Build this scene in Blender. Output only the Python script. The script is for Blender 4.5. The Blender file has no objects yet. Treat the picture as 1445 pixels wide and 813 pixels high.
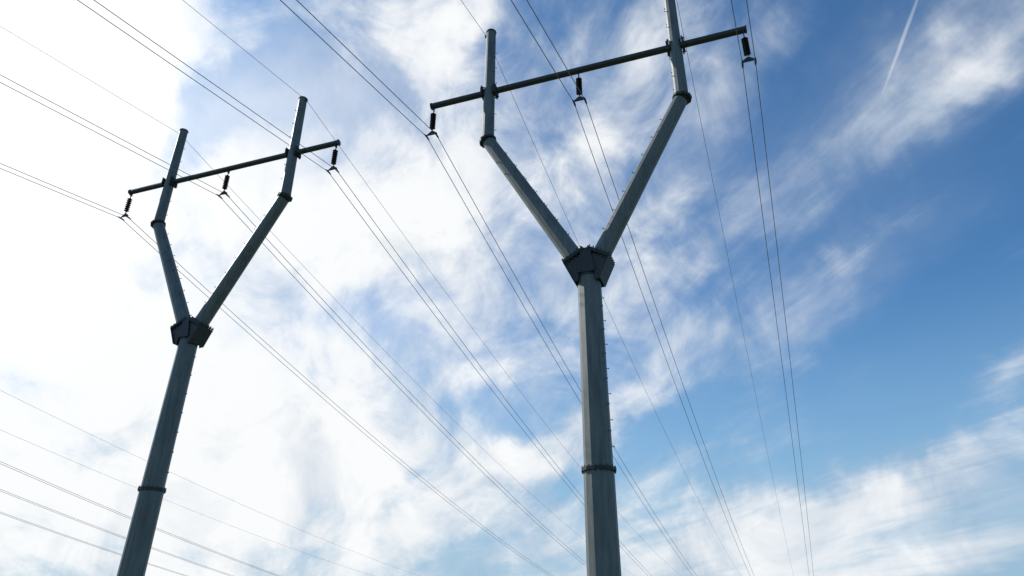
import bpy, bmesh, math, random
from mathutils import Vector, Matrix
random.seed(4)
S=bpy.context.scene
H0=8.0   # eye height above the ground
# ------------------------------------------------------------------ camera
F=963.0; P=math.atan(963/1980.0); E=0.0119
cp,sp=math.cos(P),math.sin(P)
R0=Vector((1,0,0));U0=Vector((0,-sp,cp));FW=Vector((0,cp,sp))
RR=(R0+E*U0).normalized();UU=(U0-E*R0).normalized()
cam=bpy.data.cameras.new('camera');co=bpy.data.objects.new('camera',cam)
S.collection.objects.link(co);S.camera=co
cam.lens=F/1445*36;cam.sensor_width=36;cam.clip_end=20000;cam.clip_start=0.1
M=Matrix((RR,UU,-FW)).transposed().to_4x4();M.translation=Vector((0,0,H0));co.matrix_world=M
S.view_settings.view_transform='Standard';S.view_settings.look='None';S.view_settings.exposure=0

# ------------------------------------------------------------------ node helper
class NT:
    def __init__(s,nt): s.nt=nt;nt.nodes.clear()
    def n(s,t,**k):
        x=s.nt.nodes.new(t)
        for a,b in k.items():setattr(x,a,b)
        return x
    def set(s,inp,v):
        if hasattr(v,'bl_idname') or isinstance(v,bpy.types.NodeSocket): s.nt.links.new(v,inp)
        else: inp.default_value=v
    def m(s,op,a,b=0.0,c=0.0,clamp=False):
        x=s.n('ShaderNodeMath',operation=op,use_clamp=clamp)
        s.set(x.inputs[0],a);s.set(x.inputs[1],b);s.set(x.inputs[2],c);return x.outputs[0]
    def v(s,op,a,b=(0,0,0)):
        x=s.n('ShaderNodeVectorMath',operation=op)
        s.set(x.inputs[0],a);s.set(x.inputs[1],b)
        return x.outputs['Value'] if op in('DOT_PRODUCT','LENGTH') else x.outputs[0]
    def scale(s,a,f):
        x=s.n('ShaderNodeVectorMath',operation='SCALE');s.set(x.inputs[0],a);s.set(x.inputs['Scale'],f);return x.outputs[0]
    def comb(s,x_,y_,z_=0.0):
        x=s.n('ShaderNodeCombineXYZ')
        for i,q in enumerate((x_,y_,z_)):s.set(x.inputs[i],q)
        return x.outputs[0]
    def noise(s,vec,sc,det=6,rough=.55,dist=0,lac=2.0):
        x=s.n('ShaderNodeTexNoise');s.set(x.inputs['Vector'],vec)
        x.inputs['Scale'].default_value=sc;x.inputs['Detail'].default_value=det
        x.inputs['Roughness'].default_value=rough;x.inputs['Distortion'].default_value=dist
        return x
    def rng(s,v,a,b,c=0.0,d=1.0,smooth=True):
        x=s.n('ShaderNodeMapRange');x.interpolation_type='SMOOTHSTEP' if smooth else 'LINEAR'
        for i,q in enumerate((v,a,b,c,d)):s.set(x.inputs[i],q)
        return x.outputs[0]
    def mix(s,f,a,b,mode='MIX'):
        x=s.n('ShaderNodeMix',data_type='RGBA',blend_type=mode)
        s.set(x.inputs[0],f);s.set(x.inputs[6],a);s.set(x.inputs[7],b);return x.outputs[2]
def C(r,g,b):
    f=lambda c:(c/255/12.92) if c/255<=.04045 else ((c/255+.055)/1.055)**2.4
    return (f(r),f(g),f(b),1)

# ------------------------------------------------------------------ sky
SUN_AZ=math.radians(-58); SUN_EL=math.radians(36)
sundir=Vector((math.sin(SUN_AZ)*math.cos(SUN_EL),math.cos(SUN_AZ)*math.cos(SUN_EL),math.sin(SUN_EL)))
W=bpy.data.worlds.new('World');S.world=W;W.use_nodes=True
N=NT(W.node_tree)
tc=N.n('ShaderNodeTexCoord').outputs['Generated']
D=N.v('NORMALIZE',tc)
sky=N.n('ShaderNodeTexSky');sky.sky_type='NISHITA';sky.sun_disc=False
sky.sun_elevation=SUN_EL;sky.sun_rotation=SUN_AZ
sky.air_density=1.0;sky.dust_density=0.6;sky.ozone_density=2.5
sep=N.n('ShaderNodeSeparateXYZ');N.set(sep.inputs[0],D)
X,Y,Z=sep.outputs
# sky chart: tangent plane chart (fixed to the world) centred on one compass bearing / elevation
ax=tuple(FW);rx=tuple(RR);ux=tuple(UU)
dep=N.m('MAXIMUM',N.v('DOT_PRODUCT',D,ax),0.08)
ca=N.m('MULTIPLY_ADD',N.m('DIVIDE',N.v('DOT_PRODUCT',D,rx),dep),963.0,722.5)
cb=N.m('MULTIPLY_ADD',N.m('DIVIDE',N.v('DOT_PRODUCT',D,ux),dep),-963.0,406.5)
chart=N.comb(ca,cb)
w1=N.noise(D,5.0,3,.6).outputs['Color'];w2=N.noise(D,19.0,3,.6).outputs['Color']
half=(.5,.5,.5)
warp=N.v('ADD',N.scale(N.v('SUBTRACT',w1,half),180.0),N.scale(N.v('SUBTRACT',w2,half),80.0))
wch=N.v('MULTIPLY',N.v('ADD',chart,warp),(1,1,0))
def blobs(lst,base,coord):
    acc=base
    for (u,v,a,b,rot,amp) in lst:
        mp=N.n('ShaderNodeMapping',vector_type='TEXTURE')
        N.set(mp.inputs[0],coord);mp.inputs['Location'].default_value=(u,v,0)
        mp.inputs['Rotation'].default_value=(0,0,math.radians(-rot));mp.inputs['Scale'].default_value=(a,b,1)
        g=N.n('ShaderNodeTexGradient',gradient_type='SPHERICAL');N.set(g.inputs[0],mp.outputs[0])
        gs=N.rng(g.outputs['Fac'],0.0,1.0)
        acc=N.m('MULTIPLY_ADD',gs,amp,acc)
    return acc
cover_list=[
 # thick bright bank on the left
 (60,330,560,620,0,1.2),(60,60,400,300,0,.8),(250,740,620,280,0,.80),(420,620,420,260,-20,.50),
 (600,520,320,190,-30,.38),(650,260,300,240,40,.62),(520,330,240,140,0,.50),(300,330,220,140,0,.3),
 (610,30,280,130,0,.80),(900,60,190,120,20,.50),(900,170,230,130,25,.50),(1070,70,90,70,0,.35),
 (830,420,230,130,20,.48),(950,320,190,110,30,.42),(820,600,190,100,30,.52),(740,690,260,130,10,.52),
 (1000,500,160,70,30,.20),
 # blue openings
 (325,130,180,95,25,-1.40),(270,205,120,55,40,-.35),(480,140,180,50,0,-.40),
 (500,440,170,60,-25,-.72),(570,400,100,65,0,-.55),(690,70,100,50,20,-.35),(760,330,90,90,30,-.35),
 (715,585,140,60,-20,-.62),(650,790,160,50,0,-.45),(100,560,160,50,-10,-.25),(60,660,150,35,10,-.25),
 (930,620,200,60,30,-.25),(1200,330,300,240,0,-.22),(1300,560,260,140,0,-.20),
 # cirrus on the right
 (1290,150,380,75,37,.52),(1400,60,220,90,30,.30),(1180,370,320,50,33,.42),(1120,470,280,45,28,.30),
 (1300,660,500,75,18,.72),(1150,730,440,70,12,.60),(1350,790,500,90,6,.70),(1430,530,140,50,20,.40),(1000,800,360,70,0,.45),
]
cover=blobs(cover_list,0.05,wch)
veil_list=[(250,500,800,700,0,.38),(700,300,600,500,0,.20),(1300,120,420,130,37,.30),(1180,390,380,90,33,.18),
 (1280,740,640,150,12,.50),(900,820,900,190,0,.36),(400,140,320,160,10,.28)]
veil=blobs(veil_list,0.05,N.v('ADD',N.scale(wch,.6),N.scale(chart,.4)))
# cloud detail on a flat cloud deck, so that it foreshortens to the horizon; streaked along the wind
zz=N.m('ADD',N.m('MAXIMUM',Z,0.0),0.16)
deck=N.comb(N.m('DIVIDE',X,zz),N.m('DIVIDE',Y,zz))
mp=N.n('ShaderNodeMapping',vector_type='TEXTURE');N.set(mp.inputs[0],deck)
mp.inputs['Rotation'].default_value=(0,0,math.radians(108));mp.inputs['Scale'].default_value=(2.4,1,1)
dk=mp.outputs[0]
n1=N.noise(dk,2.6,7,.60,.4).outputs[0]
n2=N.noise(D,8.0,7,.60,.5).outputs[0]
mp2=N.n('ShaderNodeMapping',vector_type='TEXTURE');N.set(mp2.inputs[0],deck)
mp2.inputs['Rotation'].default_value=(0,0,math.radians(110));mp2.inputs['Scale'].default_value=(5,1,1)
n3=N.noise(mp2.outputs[0],5.0,6,.62,1.0).outputs[0]
# high thin cirrus towards one side of the sky, puffier cloud elsewhere
cir=N.rng(X,.15,.42)
det=N.m('MULTIPLY',N.m('SUBTRACT',n1,.5),1.45)
det=N.m('ADD',det,N.m('MULTIPLY',N.m('SUBTRACT',n2,.5),N.m('MULTIPLY_ADD',cir,-.95,1.6)))
det=N.m('ADD',det,N.m('MULTIPLY',N.m('SUBTRACT',n3,.5),N.m('MULTIPLY_ADD',cir,.70,.60)))
dens=N.rng(N.m('ADD',cover,det),-0.08,N.m('MULTIPLY_ADD',cir,.25,1.03))
vv=N.m('MULTIPLY',veil,N.m('MULTIPLY_ADD',n1,1.8,.15),clamp=True)
dens=N.m('SUBTRACT',1.0,N.m('MULTIPLY',N.m('SUBTRACT',1.0,dens),N.m('SUBTRACT',1.0,vv)))
# contrail
ctrl=blobs([(1263,85,125,4.4,70,1.0)],0.0,N.v('ADD',chart,N.scale(N.v('SUBTRACT',w2,half),2.5)))
dens=N.m('MAXIMUM',dens,N.m('MULTIPLY',N.m('POWER',ctrl,.35),.70),clamp=True)
# cloud shade
sd=N.m('MAXIMUM',N.v('DOT_PRODUCT',D,tuple(sundir)),0.0)
glow=N.m('POWER',sd,4.0)
shade=N.m('ADD',N.m('MULTIPLY_ADD',N.m('SUBTRACT',n2,.5),1.8,.38),N.m('MULTIPLY',glow,.78))
shade=N.m('ADD',shade,N.m('MULTIPLY',N.m('SUBTRACT',dens,.5),.7),clamp=True)
ccol=N.mix(shade,C(168,188,211),C(250,252,253))
KS=0.10
skyc=N.mix(1.0,sky.outputs[0],(.50,1.0,1.33,1),'MULTIPLY')
hz=C(152,192,219)
haze=N.rng(Z,.02,.44,.88,0.0)
skyc=N.mix(haze,skyc,(hz[0]/KS,hz[1]/KS,hz[2]/KS,1))
cl10=N.scale(ccol,1.0/KS)
final=N.mix(dens,skyc,cl10)
# sun glow through the cloud
gl=N.scale((1.0,.97,.92),N.m('MULTIPLY',N.m('POWER',sd,16.0),3.0))
final=N.v('ADD',final,gl)
bg=N.n('ShaderNodeBackground');N.set(bg.inputs[0],final);bg.inputs[1].default_value=KS
out=N.n('ShaderNodeOutputWorld');W.node_tree.links.new(bg.outputs[0],out.inputs[0])
try: W.cycles.sampling_method='MANUAL';W.cycles.sample_map_resolution=256
except Exception: pass

sl=bpy.data.lights.new('sun','SUN');sl.energy=3.6;sl.angle=math.radians(.5);sl.color=(1,.95,.87)
so=bpy.data.objects.new('sun',sl);S.collection.objects.link(so)
so.rotation_euler=(-sundir).to_track_quat('-Z','Y').to_euler()

# ------------------------------------------------------------------ materials
def mat(name): 
    m=bpy.data.materials.new(name);m.use_nodes=True;n=NT(m.node_tree)
    b=n.n('ShaderNodeBsdfPrincipled');o=n.n('ShaderNodeOutputMaterial');m.node_tree.links.new(b.outputs[0],o.inputs[0])
    return m,n,b
def steel(name,k=1.0):
    m,n,b=mat(name)
    oc=n.n('ShaderNodeTexCoord').outputs['Object']
    st=n.v('MULTIPLY',oc,(1,1,.10))
    a=n.noise(st,7.0,5,.6).outputs[0];c=n.noise(oc,.9,5,.6).outputs[0];d=n.noise(oc,30,3,.5).outputs[0]
    f=n.m('ADD',n.m('MULTIPLY',a,.45),n.m('ADD',n.m('MULTIPLY',c,.35),n.m('MULTIPLY',d,.20)))
    f=n.rng(f,.32,.68)
    col=n.mix(f,(.098*k,.108*k,.100*k,1),(.205*k,.220*k,.204*k,1))
    n.set(b.inputs['Base Color'],col);b.inputs['Metallic'].default_value=.2
    n.set(b.inputs['Roughness'],n.rng(c,.3,.7,.48,.62))
    bp=n.n('ShaderNodeBump');bp.inputs['Strength'].default_value=.10;bp.inputs['Distance'].default_value=.01
    n.set(bp.inputs['Height'],d);m.node_tree.links.new(bp.outputs[0],b.inputs['Normal'])
    return m
galv=steel('galvanised_steel');dark=steel('dark_weathered_steel',.30)
rub,n,b=mat('polymer_insulator');oc=n.n('ShaderNodeTexCoord').outputs['Object']
n.set(b.inputs['Base Color'],n.mix(n.noise(oc,20,3).outputs[0],(.010,.010,.012,1),(.03,.03,.034,1)));b.inputs['Roughness'].default_value=.4
wire,n,b=mat('aluminium_conductor');oc=n.n('ShaderNodeTexCoord').outputs['Object']
n.set(b.inputs['Base Color'],n.mix(n.noise(oc,3,3).outputs[0],(.09,.095,.10,1),(.16,.165,.17,1)));b.inputs['Roughness'].default_value=.55;b.inputs['Metallic'].default_value=.4
conc,n,b=mat('concrete');oc=n.n('ShaderNodeTexCoord').outputs['Object']
n.set(b.inputs['Base Color'],n.mix(n.noise(oc,4,6).outputs[0],(.22,.21,.19,1),(.38,.36,.33,1)));b.inputs['Roughness'].default_value=.9
gr,n,b=mat('grass_ground');oc=n.n('ShaderNodeTexCoord').outputs['Object']
g1=n.noise(oc,.05,6,.6).outputs[0];g2=n.noise(oc,1.5,6,.7).outputs[0]
gc=n.mix(n.rng(g1,.35,.65),(.05,.075,.025,1),(.13,.115,.055,1));gc=n.mix(n.m('MULTIPLY',g2,.6),gc,(.03,.045,.015,1))
n.set(b.inputs['Base Color'],gc);b.inputs['Roughness'].default_value=.95

# ------------------------------------------------------------------ mesh helpers
def obj(name,bm,m,parent=None,smooth=False):
    me=bpy.data.meshes.new(name);bmesh.ops.recalc_face_normals(bm,faces=bm.faces);bm.to_mesh(me);bm.free()
    for f in me.polygons:f.use_smooth=smooth
    me.materials.append(m);o=bpy.data.objects.new(name,me);S.collection.objects.link(o)
    if parent:o.parent=parent
    return o
def tube(bm,pts,rad,n=12,ph=0.0):
    pts=[Vector(p) for p in pts];rings=[]
    for i,p in enumerate(pts):
        t=(pts[min(i+1,len(pts)-1)]-pts[max(i-1,0)]).normalized()
        ref=Vector((0,1,0)) if abs(t.y)<.9 else Vector((1,0,0))
        u=ref.cross(t).normalized();w=t.cross(u)
        rings.append([bm.verts.new(p+(u*math.cos(2*math.pi*(k+ph)/n)+w*math.sin(2*math.pi*(k+ph)/n))*rad[i]) for k in range(n)])
    for a,b in zip(rings,rings[1:]):
        for k in range(n):bm.faces.new((a[k],a[(k+1)%n],b[(k+1)%n],b[k]))
    bm.faces.new(rings[0]);bm.faces.new(rings[-1])
def box(bm,c,ex,ey,ez,dx,dy,dz):
    c=Vector(c);vs=[bm.verts.new(c+ex*(sx*dx/2)+ey*(sy*dy/2)+ez*(sz*dz/2)) for sx in(-1,1) for sy in(-1,1) for sz in(-1,1)]
    for f in((0,1,3,2),(4,6,7,5),(0,4,5,1),(2,3,7,6),(0,2,6,4),(1,5,7,3)):bm.faces.new([vs[i] for i in f])
def prism(bm,poly,y0,y1):
    a=[bm.verts.new((x,y0,z)) for x,z in poly];b=[bm.verts.new((x,y1,z)) for x,z in poly];n=len(poly)
    bm.faces.new(a);bm.faces.new(b[::-1])
    for k in range(n):bm.faces.new((a[k],a[(k+1)%n],b[(k+1)%n],b[k]))
def flange(bm,p,t,r,th,n=12,bolts=16):
    p=Vector(p);t=Vector(t).normalized()
    tube(bm,[p-t*th,p-t*.006],[r,r],n);tube(bm,[p+t*.006,p+t*th],[r,r],n)
    ref=Vector((0,1,0));u=ref.cross(t).normalized();w=t.cross(u)
    for k in range(bolts):
        a=2*math.pi*k/bolts;q=p+(u*math.cos(a)+w*math.sin(a))*(r-.04)
        tube(bm,[q-t*(th+.05),q+t*(th+.05)],[.02,.02],6)
def bolts_along(bm,p0,p1,r0,r1,step,side,ln=.07):
    p0=Vector(p0);p1=Vector(p1);L=(p1-p0).length;t=(p1-p0)/L;k=0;s=.5
    while s<L-.4:
        r=r0+(r1-r0)*s/L
        d=Vector(side)if k%2==0 else Vector((side[0],-side[1],side[2]))
        d=(d-t*d.dot(t)).normalized();q=p0+t*s
        tube(bm,[q+d*(r-.03),q+d*(r+ln)],[.012,.012],6);tube(bm,[q+d*(r+ln-.01),q+d*(r+ln+.012)],[.024,.024],6)
        s+=step;k+=1
EX,EY,EZ=Vector((1,0,0)),Vector((0,1,0)),Vector((0,0,1))
ARM=28.0;INS=ARM-1.62
XS=(-6.45,0,6.36)
def tower(loc,rot,lean=0.0,cx0=0.0):
    root=bpy.data.objects.new('steel_y_frame_transmission_tower',None);S.collection.objects.link(root)
    zj=18.65
    ln=lambda z:cx0+lean*(1-z/zj)     # poles are never perfectly plumb
    # shaft in two sections with a flanged joint
    bm=bmesh.new()
    tube(bm,[(ln(0),0,.05),(ln(12.08),0,12.08)],[.55,.465],12,.5)
    obj('pole_shaft_lower',bm,galv,root)
    bm=bmesh.new();tube(bm,[(ln(12.12),0,12.12),(cx0,0,zj+.1)],[.445,.395],12,.5)
    bolts_along(bm,(ln(12.3),0,12.3),(cx0,0,zj),.44,.39,.42,(1,.35,0));obj('pole_shaft_upper',bm,galv,root)
    bm=bmesh.new();flange(bm,(ln(12.1),0,12.1),(0,0,1),.54,.05);flange(bm,(ln(.1),0,.1),(0,0,1),.75,.06);obj('shaft_flange',bm,dark,root)
    # junction head: bolted collar, V-shaped gusset cheeks and two sloping flanges
    bm=bmesh.new()
    tube(bm,[(cx0,0,zj-.08),(cx0,0,zj+.95)],[.42,.38],12,.5)
    zb=zj-.30
    for y in(-.36,-.12,.12,.36):
        for s in(-1,1):
            prism(bm,[(cx0+s*.43,zb),(cx0+s*.30,zb),(cx0+s*.16,zj+.72),(cx0+s*.80,zj+.50)],y-.012,y+.012)
    for s in(-1,1):
        t=Vector((s*.37,0,.80)).normalized();e=Vector((t.z,0,-t.x))
        box(bm,Vector((cx0+s*.625,0,zj+.10)),e,EY,t,.022,.86,.84)
    for y0,y1 in((-.43,-.405),(.405,.43)):
        prism(bm,[(cx0-.30,zj+.0),(cx0+.30,zj+.0),(cx0+.16,zj+.92),(cx0-.16,zj+.92)],y0,y1)
    for s in(-1,1):
        t=Vector((s*3.37,0,5.9)).normalized();e=Vector((t.z,0,-t.x))
        q=Vector((cx0+s*.44,0,zj+.72))
        box(bm,q-t*.04,e,EY,t,.88,.90,.05);box(bm,q+t*.03,e,EY,t,.86,.88,.05)
        for i in range(6):
            for j in range(6):
                if i in(0,5)or j in(0,5):
                    b_=q+e*((i-2.5)*.155)+EY*((j-2.5)*.16);tube(bm,[b_-t*.13,b_+t*.12],[.026,.026],6)
    obj('junction_head',bm,dark,root)
    zel=25.45;top=31.4
    for s,nm in((-1,'left'),(1,'right')):
        p0=Vector((cx0+s*.46,0,zj+.76));p1=Vector((s*3.80,0,zel-.10));pe=Vector((s*3.87,0,zel))
        bm=bmesh.new();tube(bm,[p0,p1],[.33,.275],12,.5)
        bolts_along(bm,p0,p1,.32,.265,.40,(-s*.8,.55,.5));obj(nm+'_diagonal_leg',bm,galv,root)
        bm=bmesh.new();h0=Vector((s*3.87,0,zel+.10));h1=Vector((s*3.87,0,top))
        tube(bm,[h0,h1],[.255,.205],12,.5);bolts_along(bm,h0,h1,.25,.20,.42,(-s*.9,.5,0));obj(nm+'_vertical_mast',bm,galv,root)
        bm=bmesh.new();tt=(Vector((s*3.37,0,5.9)).normalized()+EZ).normalized()
        flange(bm,pe,tt,.36,.05,12,12);tube(bm,[pe-tt*.13,pe+tt*.13],[.275,.262],12,.5)
        tube(bm,[h1+EZ*.002,h1+EZ*.05],[.235,.225],12,.5)
        box(bm,h1+EZ*(-.12)+EX*(s*.24),EX,EY,EZ,.10,.06,.14)
        # arm clamps
        for q in(-1,1):
            cx=s*3.87+q*.27
            box(bm,(cx,0,ARM),EX,EY,EZ,.05,.50,.50);box(bm,(cx+q*.05,0,ARM),EX,EY,EZ,.04,.42,.42)
            for by in(-.18,.18):
                for bz in(-.18,.18):tube(bm,[(cx-.08,by,ARM+bz),(cx+.10,by,ARM+bz)],[.022,.022],6)
        obj(nm+'_mast_fittings',bm,dark,root)
    bm=bmesh.new();tube(bm,[(-6.55,0,ARM),(6.46,0,ARM)],[.135,.135],10,.5)
    for x in(-6.56,6.47):tube(bm,[(x-.02,0,ARM),(x+.02,0,ARM)],[.16,.16],10,.5)
    obj('crossarm',bm,dark,root)
    for i,x in enumerate(XS):
        bm=bmesh.new();z=ARM-.135
        box(bm,(x,0,z-.05),EX,EY,EZ,.03,.14,.16);tube(bm,[(x,0,z-.08),(x,0,z-.26)],[.022,.022],6)
        tube(bm,[(x,0,z-.26),(x,0,z-1.12)],[.045,.045],10)
        for k in range(7):
            zc=z-.30-k*.118;tube(bm,[(x,0,zc),(x,0,zc-.02),(x,0,zc-.045),(x,0,zc-.055)],[.05,.09,.128,.045],16)
        obj('insulator_string_%d'%(i+1),bm,rub,root)
        bm=bmesh.new();tube(bm,[(x,0,z-1.12),(x,0,z-1.28)],[.025,.025],6)
        prism(bm,[(x-.05,z-1.22),(x+.05,z-1.22),(x+.25,z-1.38),(x+.25,z-1.43),(x-.25,z-1.43),(x-.25,z-1.38)],-.012,.012)
        for q in(-.225,.225):
            tube(bm,[(x+q,0,z-1.42),(x+q,0,INS)],[.018,.018],6);tube(bm,[(x+q,-.22,INS-.02),(x+q,-.1,INS),(x+q,.1,INS),(x+q,.22,INS-.02)],[.02,.04,.04,.02],8)
        obj('yoke_and_clamps_%d'%(i+1),bm,dark,root)
    bm=bmesh.new();tube(bm,[(ln(0),0,-1.6),(ln(0),0,.0)],[1.05,1.05],32);obj('concrete_footing',bm,conc,root)
    root.location=loc;root.rotation_euler=(0,0,rot)
    return root
ROT=math.radians(-20.2)
TW=[(Vector((2.58,20.95,0)),.12,.07),(Vector((-14.48,28.69,.52)),-.34,0),(Vector((-57,25,-.6)),0,0)]
for l,le,c0 in TW:tower(l,ROT,le,c0)

# ------------------------------------------------------------------ conductors
def line(loc,fw,bk,sh):
    a=Vector((math.cos(ROT),math.sin(ROT),0));bm=bmesh.new()
    def run(A,r,m,k,sg,rad,L):
        D=Vector((r,1,0)).normalized()*sg
        pts=[]
        s=0
        while s<=L:
            pts.append(A+D*s+EZ*(-m*s+k*s*s));s+=1.5 if s<40 else 4
        tube(bm,pts,[rad]*len(pts),6)
    for x in XS:
        for q in(-.225,.225):
            A=loc+a*(x+q)+EZ*INS
            run(A,*fw,1,.0145,150);run(A,*bk,-1,.0145,110)
    for x in(-4.1,4.1):
        A=loc+a*x+EZ*31.28
        run(A,*sh,1,.010,150);run(A,bk[0],bk[1]*.9,bk[2],-1,.010,110)
    obj('power_line_cables',bm,wire,None,True)
line(TW[0][0],(.397,.252,.00083),(.44,.14,.0002),(.397,.225,.0007))
line(TW[1][0],(.397,.250,.0008),(.44,.135,.0002),(.397,.225,.0007))
line(TW[2][0],(.40,.250,.0007),(.44,.14,.0002),(.40,.220,.0006))

# ------------------------------------------------------------------ ground
bm=bmesh.new();n_=60;Rg=9000.
def gz(x,y):
    d=math.hypot(x,y);k=min(1,max(0,(d-60)/200));return -.01+k*k*(-9+2.5*math.sin(x*.011)+2*math.cos(y*.013))
rings=[];rad=[0.01,20,40,60,80,100,130,160,200,260,340,450,600,900,1500,3000,Rg]
for r in rad:rings.append([bm.verts.new((r*math.cos(2*math.pi*k/n_),r*math.sin(2*math.pi*k/n_),gz(r*math.cos(2*math.pi*k/n_),r*math.sin(2*math.pi*k/n_)))) for k in range(n_)])
for A,B in zip(rings,rings[1:]):
    for k in range(n_):bm.faces.new((A[k],A[(k+1)%n_],B[(k+1)%n_],B[k]))
bm.faces.new(rings[0]);obj('ground',bm,gr,None,True)
